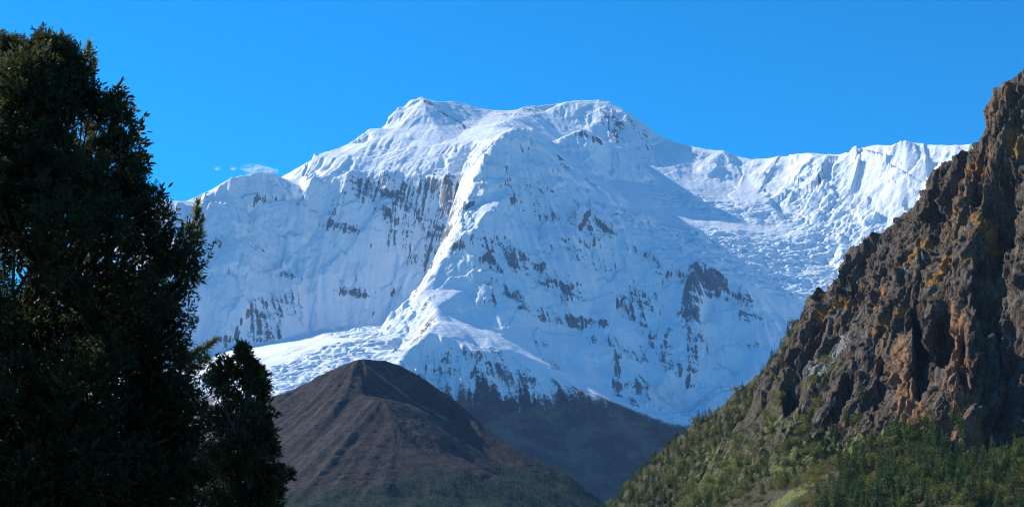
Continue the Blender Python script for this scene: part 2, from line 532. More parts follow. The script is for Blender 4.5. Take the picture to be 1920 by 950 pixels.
    R = strokes(X, Y, H2, S(
        ((690,350),(840,350),300,1.),((750,400),(840,420),330,1.02),((845,350),(838,450),200,1.25),((740,450),(805,480),280,.85),((1000,360),(1120,480),330,.48),((900,470),(900,560),200,.45),((1220,560),(1260,660),300,.4),((640,370),(620,410),120,.6),
        ((610,425),(680,430),80,1.),((480,620),(530,570),200,1.),((420,630),(470,640),150,.8),((530,590),(500,640),120,1.),((640,545),(740,552),90,.95),((690,580),(740,575),60,.7),
        ((420,462),(490,465),70,.6),((530,520),(560,530),70,.6),
        ((880,440),(930,500),150,.8),((940,470),(1060,550),220,.95),((1010,590),(1130,608),110,1.25),((920,530),(1000,590),110,.9),((870,520),(960,560),150,.55),
        ((1040,400),(1140,440),180,.75),((1060,460),(1100,500),150,.6),((1180,470),(1260,510),180,.6),((1190,540),(1210,590),150,.85),((1170,560),(1180,590),90,1.),
        ((1310,500),(1345,540),170,1.3),((1298,520),(1295,600),110,1.2),((1300,600),(1320,650),130,.95),((1300,640),(1298,725),90,1.1),((1340,540),(1400,560),150,.8),
        ((1390,590),(1420,600),90,.9),((1158,625),(1156,740),45,1.),((1200,720),(1215,755),150,1.2),((1160,740),(1200,760),130,.95),((1230,640),(1270,690),160,.9),((1390,645),(1420,650),70,.9),
        ((1140,640),(1240,680),110,.7),((1010,640),(1040,690),130,.6),((1090,620),(1110,640),90,.6),
        ((745,660),(760,610),80,1.1),((765,600),(800,560),110,.8),((800,520),(850,450),120,.75),((860,420),(890,350),110,.6),((850,470),(880,450),90,.9),((810,590),(770,650),130,.9),
        ((800,190),(805,196),60,1.1),((835,215),(870,240),110,.8),((985,205),(1005,215),110,.6),((860,205),(960,215),140,.45),((1140,215),(1165,260),180,.8),((1180,230),(1230,280),200,.6),
        ((1085,250),(1120,262),110,1.25),((1045,290),(1060,320),100,1.),((985,245),(995,250),50,1.),
        ((870,680),(980,710),300,.75),((760,700),(820,690),200,.6),((900,650),(1000,710),120,.6),((1400,600),(1450,600),120,.5)))
    nz = lambda q: q / q.std()
    struct = nz(0.6 * nz(strat) + 0.3 * nz(patch) + 0.7 * nz(sl - blur(sl, 4)) + 0.9 * r3 + 1.7 * r4 + 0.4 * r2 + 1.6 * np.clip(3.0 * lines, -1.5, 2.0))
    rockness = R * 1.6 + 0.72 * struct - 1.55
    rock = np.clip(rockness * sstep(.03, .3, R + .05 * struct) - 2.0 * (1 - sstep(.03, .3, R + .05 * struct)) - 2 * ice, -2, 1.5)
    # little ledges and roughness where rock shows
    rr = fbm(n3, X * 1.0, Y * 1.0, H2 * 2.2, 70, 4, .6, ridged=True)
    H2 = H2 + sstep(-.4, .6, rock) * rr * 9
    # brown ground below the snow line
    line = 880 + 60 * fbm(n1, X, Y, 9, 500, 4) + 40 * r2 + 26 * r3 + 16 * r4
    spur = sstep(-600, -300, X)
    scrub = sstep(110, -90, H2 - line) * sstep(9260, 9090, Y) * (1 - .9 * ice)
    dirt = ice * sstep(0.0, .5, fbm(n2, X * .6, Y * 2.0, 0, 260, 5, .6)) * sstep(10200, 9400, Y)
    m = Mat('snow_and_rock', .75, .25)
    fine = m.noise((14, 14, 7), 8, .65)
    big = m.noise((300, 300, 160), 5)
    streak = m.noise((19, 19, 75), 6, .75)
    fl = m.noise((9, 9, 34), 5, .75)
    rk = m.math('ADD', m.attr('rock'), m.math('ADD', m.math('MULTIPLY', m.math('SUBTRACT', fine, .5), 2.2), m.math('MULTIPLY', m.math('SUBTRACT', m.mix(.5, streak, fl), .5), 5.5)))
    rk = m.ramp(rk, -.10, .5, 0, .93)
    snow = m.mix(m.ramp(big, .35, .7), (.83, .85, .88), (.90, .905, .91))
    snow = m.mix(m.math('MULTIPLY', m.attr('ice'), m.ramp(m.noise((60, 40, 25), 6, .7), .42, .62)), snow, (.60, .74, .84))
    rockc = m.mix(fine, (.036, .042, .058), (.135, .14, .155))
    rockc = m.mix(m.ramp(streak, .3, .7), rockc, (.10, .10, .11))
    c = m.mix(rk, snow, rockc)
    c = m.mix(m.math('MULTIPLY', m.attr('dirt'), m.ramp(fine, .35, .65)), c, (.33, .31, .30))
    brown = m.mix(m.noise(60, 7, .65), (.012, .009, .008), (.058, .036, .026))
    brown = m.mix(m.ramp(m.noise((260, 260, 150), 6, .65), .45, .62), brown, m.mix(m.noise(40, 7, .7), (.05, .033, .022), (.22, .14, .085)))
    sb = m.ramp(m.math('ADD', m.attr('scrub'), m.math('MULTIPLY', m.math('SUBTRACT', m.mix(.5, m.noise((50, 50, 30), 7, .8), streak), .5), 3.4)), .2, .8)
    c = m.mix(sb, c, brown)
    m.color(c)
    m.bump(m.math('ADD', fine, m.math('MULTIPLY', m.noise((40, 40, 20), 6, .6), 2.0)), 5.0, .75)
    o = grid_mesh('snow_mountain', X, Y, H2, m.m, {'rock': rock, 'scrub': scrub, 'dirt': dirt, 'ice': ice}, skirt=-150)
    tag(o, kind='structure')
    return xs, ys, H2

MT = build_snow_mountain()
print('mountain', round(time.time() - T0, 1))

# ------------------------------------------------------------------ valley ground
def build_ground():
    def axis(lo, hi):
        a = np.concatenate([np.arange(-60, 61, 4.0), 60 + np.cumsum(4 * 1.16 ** np.arange(1, 60))])
        a = np.concatenate([-(60 + np.cumsum(4 * 1.16 ** np.arange(1, 60)))[::-1], a])
        return a[(a > lo) & (a < hi)]
    gx, gy = axis(-14000, 14000), axis(-5000, 15600)
    X, Y = np.meshgrid(gx, gy)
    r = np.hypot(X, Y)
    n = Perlin(21)
    Z = -75 * sstep(30, 500, r) + 0.25 * fbm(n, X, Y, 0, 12, 3) * sstep(2, 12, r) + 6 * fbm(n, X, Y, 3, 400, 3) * sstep(100, 700, r)
    m = Mat('valley_turf', .9, .1)
    m.color(m.mix(m.noise(3, 8, .7), (.05, .05, .02), (.13, .10, .05)))
    m.bump(m.noise(.3, 6), .05, .6)
    tag(grid_mesh('ground', X, Y, Z, m.m), kind='structure')
build_ground()

# ------------------------------------------------------------------ brown foothill
def build_foothill():
    dx = 5.0
    xs = np.arange(-2300, 1250, dx)
    ys = np.arange(3400, 6300, dx)
    cr = [(150,960,5200),(300,880,5250),(420,808,5250),(470,773,5250),(515,752,5250),(540,741,5240),(560,732,5240),(600,702,5230),(640,685,5220),(662,676,5210),(685,674,5200),
        (715,676,5235),(747,686,5255),(780,707,5225),(814,733,5185),(850,757,5135),(890,785,5080),(940,825,4970),(1000,862,4880),(1060,898,4790),(1130,946,4650),(1200,1000,4500)]
    rid = [(690,693,5160),(705,699,5188),(723,712,5178),(745,728,5193),(765,742,5163),(800,766,5128),(830,783,5078),(870,810,5018),(900,832,4958),(960,872,4848),(1050,926,4668),(1130,985,4508)]
    back = [(560,733,5245),(600,780,5600)]
    L = [[P(*p) for p in q] for q in (cr, rid, back)]
    # gully lines of the front face
    L.append([P(*p) for p in [(668,745,4980),(660,800,4750),(672,860,4500),(690,930,4250)]])
    L.append([P(*p) for p in [(590,760,5020),(570,830,4700),(560,910,4400)]])
    pts = [P(*p) for p in [(620,740,5010),(720,760,4850),(740,800,4690),(700,850,4520),(780,840,4560),(850,880,4430),(620,850,4560),(760,900,4330),
        (520,800,4950),(480,860,4750),(500,930,4450),(620,930,4280),(850,940,4230),(950,940,4280),(400,900,4700),(330,960,4600),
        (450,1000,4100),(600,1000,3950),(750,1000,3950),(900,1000,4000),(1050,1000,4150),
        (700,790,5900),(850,840,5700),(1000,920,5400),(1150,990,5100)]]
    edge = [(-2400,3300,-130),(-1000,3300,-130),(300,3300,-130),(1300,3300,-130),(-2400,6400,60),(-1500,6400,80),(-500,6300,150),(300,6300,120),(1300,6300,-100),(1300,4500,-120),(-2400,4700,100)]
    H = tin(L, pts + edge, xs, ys)
    X, Y = np.meshgrid(xs, ys)
    H = .85 * blur(H, 1.3) + .15 * blur(H, 6)
    n1, n2 = Perlin(31), Perlin(32)
    wx, wy = fbm(n1, X, Y, 0, 400, 3) * 90, fbm(n2, X, Y, 0, 400, 3) * 90
    gy, gx = np.gradient(H, dx)
    st = sstep(.15, .5, np.hypot(gx, gy))
    r1, r2 = lic(H, dx, 90, 900, 33, 60), lic(H, dx, 28, 500, 34, 30)
    H2 = H + 6 + st * (r1 * 13 * (.4 + .9 * sstep(-.3, .4, fbm(n2, X, Y, 9, 500, 2))) + r2 * 3.4) + fbm(n2, X, Y, 4, 70, 4, .6) * 4 + fbm(n1, X, Y, 8, 330, 4) * 20 + fbm(n1, X + wx, Y + wy, 1, 300, 6, .5, ridged=True) * 9
    hit = lambda u, v: march(xs, ys, H2, u, v, 3500, 6200)
    S = lambda *a: [(hit(*p), hit(*q), r, s) for p, q, r, s in a]
    crestw = strokes(X, Y, H2, S(((690,688),(745,729),16,.8),((745,729),(835,786),14,.9),((835,786),(960,873),12,.5),((660,682),(690,690),50,.45),((690,700),(860,800),90,.25)))
    low = sstep(250, 90, H2 + 150 * fbm(n2, X, Y, 2, 420, 5) + 40 * r1)
    crag = sstep(.55, 1.0, fbm(n1, X, Y, H2 * 1.5, 60, 4, .65, ridged=True) + .25 * fbm(n2, X, Y, 1, 300, 2))
    H2 = H2 + crag * 3.5 * st
    m = Mat('foothill_scrub', .9, .1)
    big = m.noise(190, 6, .6)
    fine = m.noise((30, 30, 22), 8, .8)
    fr = m.ramp(fine, .40, .60)
    c = m.mix(fr, (.009, .0075, .006), (.047, .034, .024))
    c = m.mix(m.ramp(big, .40, .62), c, m.mix(fr, (.015, .0115, .008), (.074, .050, .031)))
    c = m.mix(m.ramp(m.math('ADD', m.attr('rill'), m.math('MULTIPLY', m.math('SUBTRACT', fine, .5), 3.0)), .9, 1.7, 0, .7), c, (.088, .066, .047))
    wood = m.math('ADD', m.attr('wood'), m.math('MULTIPLY', m.math('SUBTRACT', fine, .5), .9))
    c = m.mix(m.ramp(wood, .35, .65), c, m.mix(fine, (.010, .016, .010), (.035, .045, .022)))
    gr = m.math('ADD', m.attr('dry'), m.math('MULTIPLY', m.math('SUBTRACT', fine, .5), .5))
    c = m.mix(m.ramp(gr, .3, .85, 0, .8), c, (.24, .16, .09))
    m.color(c)
    m.bump(m.math('ADD', fine, m.noise((12, 12, 9), 6, .7)), 10.0, 1.0)
    o = grid_mesh('foothill', X, Y, H2, m.m, {'dry': crestw, 'wood': low, 'rill': np.clip(r2 * .8 + r1 * .35, -2, 2)}, skirt=-160)
    tag(o, kind='structure')
    return xs, ys, H2, low
FH = build_foothill()
print('foothill', round(time.time() - T0, 1))

# ------------------------------------------------------------------ rock cliff on the right
def build_cliff():
    dx = 0.85
    xs = np.arange(20, 560, dx)
    ys = np.arange(620, 1560, dx)
    cr = [(1130,962,1500),(1150,945,1480),(1200,886,1450),(1250,836,1430),(1300,792,1410),(1350,764,1390),(1390,726,1370),(1440,688,1350),
        (1470,640,1330),(1500,597,1300),(1530,568,1290),(1560,545,1270),(1600,497,1240),(1620,460,1225),(1645,432,1215),(1680,424,1205),
        (1700,402,1190),(1740,350,1170),(1760,330,1160),(1790,300,1145),(1822,262,1130),(1848,235,1118),(1853,198,1114),(1868,174,1108),
        (1885,148,1102),(1920,124,1092),(1980,100,1080),(2100,60,1060),(2300,0,1040)]
    L = [[P(*p) for p in cr]]
    L.append([P(*p) for p in [(1405,775,1270),(1440,765,1230),(1490,778,1160),(1535,830,1090),(1578,872,1040),(1640,850,1010),(1700,826,985),(1770,838,955),(1830,880,925),(1890,850,915),(1960,830,905),(2150,820,880)]])
    pts = [P(*p) for p in [(1480,690,1225),(1540,640,1210),(1560,720,1130),(1620,580,1185),(1640,680,1100),(1650,780,1040),
        (1700,520,1125),(1720,620,1065),(1730,740,1010),(1780,420,1105),(1800,560,1040),(1800,700,985),(1860,350,1075),(1870,500,1025),(1870,680,965),
        (1930,300,1060),(1940,500,1000),(1940,700,940),(2050,300,1020),(2050,600,940),
        (1250,900,1350),(1320,850,1330),(1380,800,1310),(1300,930,1230),(1400,870,1190),(1480,860,1090),(1500,920,1000),(1400,930,1080),(1580,930,940),(1680,900,905),(1780,920,850),(1880,900,840),(1980,900,820)]]
    pts += [P(*p) for p in [(1130,1000,1380),(1250,980,1200),(1350,980,1050),(1450,980,960),(1550,980,880),(1650,980,830),(1750,980,790),(1850,980,760),(2000,980,720)]]
    edge = [(10,1570,-90),(10,1300,-80),(10,1000,-80),(10,590,-80),(150,590,-70),(300,590,-50),(610,590,-20),(200,1570,-40),(400,1570,20),(610,1570,80),(610,1200,300),(610,800,180),(330,1450,60),(480,1350,160)]
    H = tin(L, pts + edge, xs, ys)
    X, Y = np.meshgrid(xs, ys)
    H = .75 * blur(H, 1.5) + .25 * blur(H, 7)
    n1, n2, n3 = Perlin(41), Perlin(42), Perlin(43)
    gy, gx = np.gradient(blur(H, 6), dx)
    sl = np.hypot(gx, gy)
    crag = sstep(.55, .95, sl)
    r0, r1, r2 = lic(H, dx, 34, 300, 44, 14), lic(H, dx, 13, 170, 45, 8), lic(H, dx, 4.5, 70, 46, 4)
    hit = lambda u, v: march(xs, ys, H, u, v, 620, 1550)
    S = lambda *a: [(hit(*p), hit(*q), r, s) for p, q, r, s in a]
    gully = strokes(X, Y, H, S(((1888,330),(1875,480),22,.9),((1875,480),(1895,650),28,1.1),((1895,650),(1885,840),30,1.2),((1722,560),(1728,720),9,.8),((1770,560),(1765,660),12,.9),
        ((1735,480),(1722,560),8,.5),((1640,460),(1590,540),8,.5),((1560,590),(1500,680),8,.6),((1700,480),(1660,560),7,.5),((1480,700),(1490,770),16,1.),((1840,450),(1835,560),9,.6),((1655,660),(1640,780),7,.5),((1915,180),(1880,240),9,.5),((1850,300),(1830,380),9,.6),((1600,700),(1560,790),7,.5),((1800,620),(1810,720),6,.5)))
    woods = strokes(X, Y, H, S(((1160,945),(1340,800),120,1.),((1340,800),(1470,650),50,1.),((1300,940),(1440,800),80,1.),((1440,900),(1560,890),50,1.),((1400,720),(1440,780),40,1.)))
    crag = crag * (1 - .8 * woods)
    cleft = np.exp(-(r0 / .16) ** 2) * sstep(-.3, .5, fbm(n1, X, Y, 5, 120, 3)) 
    H = H - gully * 36 - crag * (cleft * 5.5 + np.exp(-(r1 / .18) ** 2) * 1.6) + crag * (r0 * 4.5 + r1 * 1.7 + r2 * .6) + (1 - crag) * r1 * .8 + fbm(n1, X, Y, 0, 90, 6, .5, ridged=True) * 2.6
    # push the faces out and in along their normals: ledges, ribs, overhangs
    gy, gx = np.gradient(blur(H, 7), dx)
    nl = np.sqrt(gx * gx + gy * gy + 1)
    N = np.stack([-gx / nl, -gy / nl, 1 / nl], -1)
    wz = fbm(n2, X, Y, H, 40, 3) * 12
    # beds dip to the left and towards the viewer
    q = H * .82 + X * .42 - Y * .18 + wz
    beds = fbm(n3, q * 0 + 3.3, q * 0 + X * .02, q, 15, 4, .62, ridged=True)
    col = fbm(n1, X * 1.0, Y * 1.0, H * .22, 17, 5, .58, ridged=True)
    blk = fbm(n2, X, Y, H, 9, 4, .6, ridged=True)
    q2 = (X + wz * .5, Y + wz * .5, H + .45 * X)
    ax, ay, az = X + wz * .25, Y + wz * .2, H
    qc, qf, qn = .577 * ax - .816 * ay, -.46 * ax - .33 * ay - .82 * az, -.67 * ax - .47 * ay + .57 * az
    f0 = facets(qc, qn, qf, 30, 70, 1.2, stretch=(1, 1, 4.0))
    f1 = facets(qc, qn, qf, 13, 71, 1.3, stretch=(1, 1, 4.0))
    f2 = facets(qc, qn, qf, 5.5, 72, 1.4, stretch=(1, 1, 3.4))
    f3 = facets(qc, qn, qf, 2.6, 74, 1.4, stretch=(1, 1, 2.0))
    def steps(w, warp, seed_):
        t = q / w + warp * fbm(n1, X + seed_, Y, H, w * 3.0, 4, .6)
        k = np.floor(t)
        fr = t - k
        amp = .4 + 1.2 * np.abs(np.sin(k * 12.9898 + np.floor(fbm(n2, X, Y, H + seed_, w * 6, 2) * 6) * 3.7))
        return (np.minimum(fr * 1.15, 1) - sstep(.87, 1., fr)) * amp - .4
    thin = fbm(n3, X * 1.3, Y * 1.3, H * .5, 6, 4, .65, ridged=True)
    d = crag * (f0 * 6.0 + f1 * 3.6 + f2 * 1.9 + f3 * .9 + steps(19, .5, 3) * 1.7 + steps(7.5, .6, 60) * .6 + steps(3.2, .7, 90) * .35 + thin * .5) + (1 - crag) * blk * .7
    X2, Y2, Z2 = X + N[..., 0] * d, Y + N[..., 1] * d, H + N[..., 2] * d
    X, Y, Z = X2, Y2, Z2
    gyz, gxz = np.gradient(Z2, dx)
    flat = sstep(1.0, .55, np.hypot(gxz, gyz))
    W = lambda *a: strokes(X, Y, Z, S(*a))
    rust = W(((1690,650),(1700,770),17,.8),((1700,770),(1770,820),20,.7),((1660,720),(1690,650),12,.5),((1790,590),(1790,690),17,.85),((1800,700),(1820,870),15,1.),((1760,720),(1800,700),22,.6),((1740,800),(1800,820),15,.6),((1870,480),(1860,560),12,.4),
        ((1800,420),(1850,300),50,.4),((1560,600),(1640,540),30,.35),((1580,800),(1570,850),13,.5),((1890,180),(1860,220),25,.5),((1640,600),(1700,560),26,.35),((1640,690),(1660,640),14,.45))
    orange = W(((1680,515),(1740,455),11,1.),((1745,530),(1775,490),9,1.),((1850,430),(1870,470),14,.7),((1820,320),(1850,335),14,.8),((1640,570),(1655,550),9,.8),((1640,620),(1700,580),12,.6),((1900,260),(1915,290),16,.8),((1540,590),(1590,570),16,.7),((1800,400),(1840,420),12,.6),((1905,420),(1890,440),12,.6),((1440,690),(1480,650),10,.5),((1850,470),(1820,490),10,.7))
    grass = W(((1510,910),(1600,840),22,.85),((1480,935),(1580,870),22,.9),((1600,845),(1660,820),12,.9),((1620,790),(1560,840),15,.3),((1440,800),(1510,800),22,.5),((1520,720),(1560,700),14,.5),((1560,690),(1600,650),12,.5),((1300,860),(1400,900),45,.5),((1900,900),(1950,870),40,.5),((1470,870),(1540,840),30,.6),((1850,900),(1900,890),25,.6))
    white = W(((1540,700),(1578,640),8,1.3),((1490,765),(1500,715),6,1.2),((1520,700),(1550,665),6,1.),((1500,720),(1590,640),18,.6),((1700,500),(1740,480),16,.45),((1730,560),(1750,500),13,.45),((1640,740),(1655,710),8,.4))
    veg = np.maximum(1 - crag, woods) * .9 + .75 * flat * crag * sstep(350, 120, Z)
    m = Mat('cliff_rock', .85, .25)
    fine = m.noise((1.6, 1.6, 2.2), 8, .68)
    mid = m.noise((14, 14, 22), 6, .6)
    col_ = m.noise((4.0, 4.0, 30), 6, .62)
    var = m.math('ADD', m.math('MULTIPLY', m.math('SUBTRACT', fine, .5), 1.1), m.math('MULTIPLY', m.math('SUBTRACT', col_, .5), 1.3))
    fr = m.ramp(fine, .32, .68)
    c = m.mix(fr, (.032, .024, .017), (.165, .110, .073))
    c = m.mix(m.ramp(mid, .42, .66), c, m.mix(fr, (.058, .050, .039), (.235, .19, .145)))
    c = m.mix(m.ramp(col_, .48, .72, 0, .75), c, (.022, .017, .016))
    c = m.mix(m.math('MULTIPLY', m.ramp(m.math('ADD', m.attr('rust'), var), .25, .75), .9), c, m.mix(fine, (.14, .065, .030), (.45, .225, .105)))
    c = m.mix(m.math('MULTIPLY', m.ramp(m.math('ADD', m.attr('white'), var), .4, .8), .9), c, m.mix(fr, (.16, .155, .15), (.46, .45, .44)))
    soil = m.mix(fr, (.022, .025, .009), (.115, .095, .040))
    c = m.mix(m.ramp(m.math('ADD', m.attr('veg'), var), .3, .65), c, soil)
    c = m.mix(m.ramp(m.math('ADD', m.attr('grass'), m.math('MULTIPLY', var, 1.6)), .3, .8), c, m.mix(fine, (.05, .065, .014), (.29, .30, .065)))
    c = m.mix(m.ramp(m.math('ADD', m.attr('orange'), var), .4, .75), c, m.mix(fine, (.20, .085, .02), (.42, .20, .05)))
    m.color(c)
    m.bump(m.math('ADD', m.math('ADD', fine, m.math('MULTIPLY', col_, .8)), m.math('MULTIPLY', m.voronoi((3, 3, 7), 'DISTANCE_TO_EDGE'), .5)), 2.2, 1.0)
    o = grid_mesh('cliff', X, Y, Z, m.m, {'rust': rust, 'orange': orange, 'grass': grass, 'white': white, 'veg': veg}, skirt=-160, smooth=False)
    tag(o, kind='structure')
    return xs, ys, H, crag, grass, gully, woods
CL = build_cliff()
print('cliff', round(time.time() - T0, 1))

# ------------------------------------------------------------------ trees
RNG = np.random.RandomState(7)
def unit(a):
    return a / (np.linalg.norm(a, axis=-1, keepdims=True) + 1e-9)

def blades(base, dirs, length, width, rng, bend=.0):
    """one long diamond leaf per row: verts and quads"""
    n = len(base)
    side = unit(np.cross(dirs, unit(rng.normal(size=(n, 3))))) * width[:, None]
    tip = base + dirs * length[:, None]
    mid = base + dirs * (length * .45)[:, None]
    co = np.stack([base, mid + side, tip, mid - side], 1).reshape(-1, 3)
    return co, np.arange(4 * n).reshape(n, 4)

def tube(path, radii, sides=7):
    """a tapered limb along a list of points; closed at the tip"""
    path = np.asarray(path, float)
    V, F = [], []
    for i, p in enumerate(path):
        d = unit(path[min(i + 1, len(path) - 1)] - path[max(i - 1, 0)])
        a = unit(np.cross(d, (0.31, .95, .1)))
        b = np.cross(d, a)
        for k in range(sides):
            w = 2 * math.pi * k / sides
            V.append(p + radii[i] * (math.cos(w) * a + math.sin(w) * b))
    for i in range(len(path) - 1):
        for k in range(sides):
            k2 = (k + 1) % sides
            F.append((i * sides + k, i * sides + k2, (i + 1) * sides + k2, (i + 1) * sides + k))
    return np.array(V), np.array(F)

def join(parts):
    V, F, o = [], [], 0
    for v, f in parts:
        V.append(v); F.append(f + o); o += len(v)
    return np.concatenate(V), np.concatenate(F)

def bough(p, q, r0, rng, sag=.06, n=6):
    """a crooked limb from p to q"""
    p, q = np.asarray(p, float), np.asarray(q, float)
    L = np.linalg.norm(q - p)
    t = np.linspace(0, 1, n)[:, None]
    path = p + (q - p) * t
    path[1:-1] += rng.normal(size=(n - 2, 3)) * L * .05
    path[:, 2] -= (np.sin(t[:, 0] * math.pi)) * L * sag
    return tube(path, np.linspace(r0, r0 * .25, n), 6)

def leaf_mat(name, dark, light, tip, rough=.5, spec=.35, wl=.25, trans=.25):
    m = Mat(name, rough, spec)
    c = m.mix(m.ramp(m.noise(wl, 5, .6), .35, .65), dark, light)
    c = m.mix(m.ramp(m.attr('tone'), .55, 1.0), c, tip)
    m.color(c)
    tr = m.n('ShaderNodeBsdfTranslucent')
    m.put(tr.inputs['Color'], m.mix(.5, c, tip))
    mx = m.n('ShaderNodeMixShader')
    mx.inputs[0].default_value = trans
    m.t.links.new(m.b.outputs[0], mx.inputs[1])
    m.t.links.new(tr.outputs[0], mx.inputs[2])
    m.t.links.new(mx.outputs[0], m.t.nodes['Material Output'].inputs['Surface'])
    return m.m

def bark_mat(name, a, b):
    m = Mat(name, .9, .15)
    f = m.noise((.03, .03, .16), 6, .65)
    m.color(m.mix(f, a, b))
    m.bump(f, .02, .8)
    return m.m

BARK = bark_mat('grey_brown_bark', (.03, .024, .019), (.11, .088, .07))
JUNIPER = leaf_mat('juniper_leaf', (.012, .018, .008), (.034, .042, .014), (.12, .125, .04), .55, .25, trans=.45)
PINE = leaf_mat('pine_needle', (.085, .11, .03), (.17, .20, .05), (.30, .24, .06), trans=.45)

def empty(name, loc):
    o = bpy.data.objects.new(name, None)
    o.empty_display_size = .5
    COL.objects.link(o)
    o.location = loc
    return o

def local(co, root):
    return co - np.array(root.location)

def sprays(centers, radii, per, rng, size=.085, width=.011, up=.45, shell=.75, twigs=9, reach=1.3):
    """juniper foliage: spiky twig tufts through and over each clump"""
    B, D, Ln, T = [], [], [], []
    for c, r, n in zip(centers, radii, per):
        d = unit(rng.normal(size=(n, 3)))
        rad = r * (shell + (1 - shell) * rng.rand(n)) * (rng.rand(n) ** .35)
        p = c + d * rad[:, None] * np.array([1, 1, .9])
        ax = unit(d * .9 + np.array([0, 0, up]) + rng.normal(size=(n, 3)) * .35)
        tone = np.clip(rng.normal(rng.normal(.35, .16), .2, n), 0, 1)
        k = twigs
        j = np.arange(k) / k
        along = (j * size * reach)[None, :, None]
        base = p[:, None, :] + ax[:, None, :] * along + rng.normal(size=(n, k, 3)) * size * .16
        dd = unit(ax[:, None, :] * .85 + rng.normal(size=(n, k, 3)) * .55)
        B.append(base.reshape(-1, 3)); D.append(dd.reshape(-1, 3))
        Ln.append((size * (.55 + .75 * rng.rand(n * k)))); T.append(np.repeat(tone, k))
    B, D, Ln, T = map(np.concatenate, (B, D, Ln, T))
    co, q = blades(B, D, Ln, np.full(len(B), width) * (.7 + .6 * rng.rand(len(B))), rng)
    return co, q, np.repeat(T, 4)

def juniper(root, axis_uY, profile, extra, rng, clumps, dens, rmul=1.0, size=.085, width=.011, core=900, sprig=3000, drop=0, sp=.8):
    """profile: (v, radius in photo pixels) down the right-hand outline, turned about the trunk"""
    u0, Yt = axis_uY
    x0 = P(u0, 1000, Yt)[0]
    vz = lambda v: P(u0, v, Yt)[2]
    s = Yt / FPX
    vv, rr = zip(*profile)
    C, R = [], []
    top, bot = vv[0], vv[-1]
    for i in range(clumps):
        v = top + (bot - top) * (rng.rand() ** .8)
        rad = np.interp(v, vv, rr) * s
        a = rng.rand() * 2 * math.pi
        lob = math.sin(v * .047 + 2.1 * a) * math.sin(v * .021 - 3 * a + 1.3)
        rad *= .90 + .20 * lob
        cr = (.10 + .30 * rng.rand() ** 1.3) * rmul * min(1, .35 + rad / 1.2)
        d = max(0, rad * (.86 + .17 * rng.rand()) - cr * .8)
        if rng.rand() < .18:
            d *= rng.rand() ** .5
        C.append((x0 + d * math.cos(a), Yt + d * math.sin(a), vz(v)))
        R.append(cr)
    for (u, v, cr) in extra:
        p = P(u - drop * .3, v + drop, Yt + rng.uniform(-.25, .25))
        C.append(p); R.append(cr)
        for g in (.10, .22):
            C.append((p[0] + (x0 - p[0]) * g, p[1] + (Yt - p[1]) * g, p[2] - .12 * g)); R.append(cr * .85)
    C, R = np.array(C), np.array(R)
    per = np.maximum(12, (dens * R ** 2)).astype(int)
    co, q, tone = sprays(C, R, per, rng, size, width)
    # long sprigs standing out of the clumps
    pick = rng.randint(len(C), size=sprig)
    dd = unit(rng.normal(size=(sprig, 3)) + np.array([0, 0, .5]))
    c3, q3, t3 = sprays(C[pick] + dd * R[pick][:, None] * .95, np.full(sprig, .02), np.full(sprig, 1), rng, size * sp, width * .9, twigs=20, reach=2.6, up=.9)
    q = np.concatenate([q, q3 + len(co)]); co = np.concatenate([co, c3]); tone = np.concatenate([tone, t3])
    # broader foliage filling the inside, in a darker tone
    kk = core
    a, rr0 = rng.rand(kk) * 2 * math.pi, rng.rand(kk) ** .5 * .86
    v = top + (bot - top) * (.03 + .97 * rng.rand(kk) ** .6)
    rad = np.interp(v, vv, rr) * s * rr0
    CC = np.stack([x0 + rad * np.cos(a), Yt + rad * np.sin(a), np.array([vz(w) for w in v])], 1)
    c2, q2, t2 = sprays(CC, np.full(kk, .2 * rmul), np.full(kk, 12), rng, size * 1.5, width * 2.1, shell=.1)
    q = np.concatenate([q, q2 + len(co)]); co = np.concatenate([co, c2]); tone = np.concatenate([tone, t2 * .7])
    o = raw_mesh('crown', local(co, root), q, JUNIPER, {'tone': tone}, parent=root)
    # limbs from the trunk to the clumps
    base_z = root.location.z
    topz = vz(top)
    parts = []
    for c, r in sorted(list(zip(C, R))[::2], key=lambda t: -np.hypot(t[0][0] - x0, t[0][1] - Yt)):
        z = base_z + (c[2] - base_z) * .72
        rr_ = .045 * min(1, rmul) * (1 - (z - base_z) / (topz - base_z)) + .012 * min(1, rmul)
        parts.append(bough((x0, Yt, z), c, rr_, rng))
    for co, q in parts[:90]:
        raw_mesh('limb', local(co, root), q, BARK, parent=root, smooth=True)
    if parts[90:]:
        co, q = join(parts[90:])
        tag(raw_mesh('inner_limbs', local(co, root), q, BARK, parent=root, smooth=True), kind='stuff')
    n = 9
    path = np.stack([x0 + rng.normal(size=n) * .04, Yt + rng.normal(size=n) * .04, np.linspace(base_z - .1, topz - .3, n)], 1)
    co, q = tube(path, np.linspace(.24 * rmul, .03, n), 9)
    raw_mesh('trunk', local(co, root), q, BARK, parent=root, smooth=True)
    return C, R

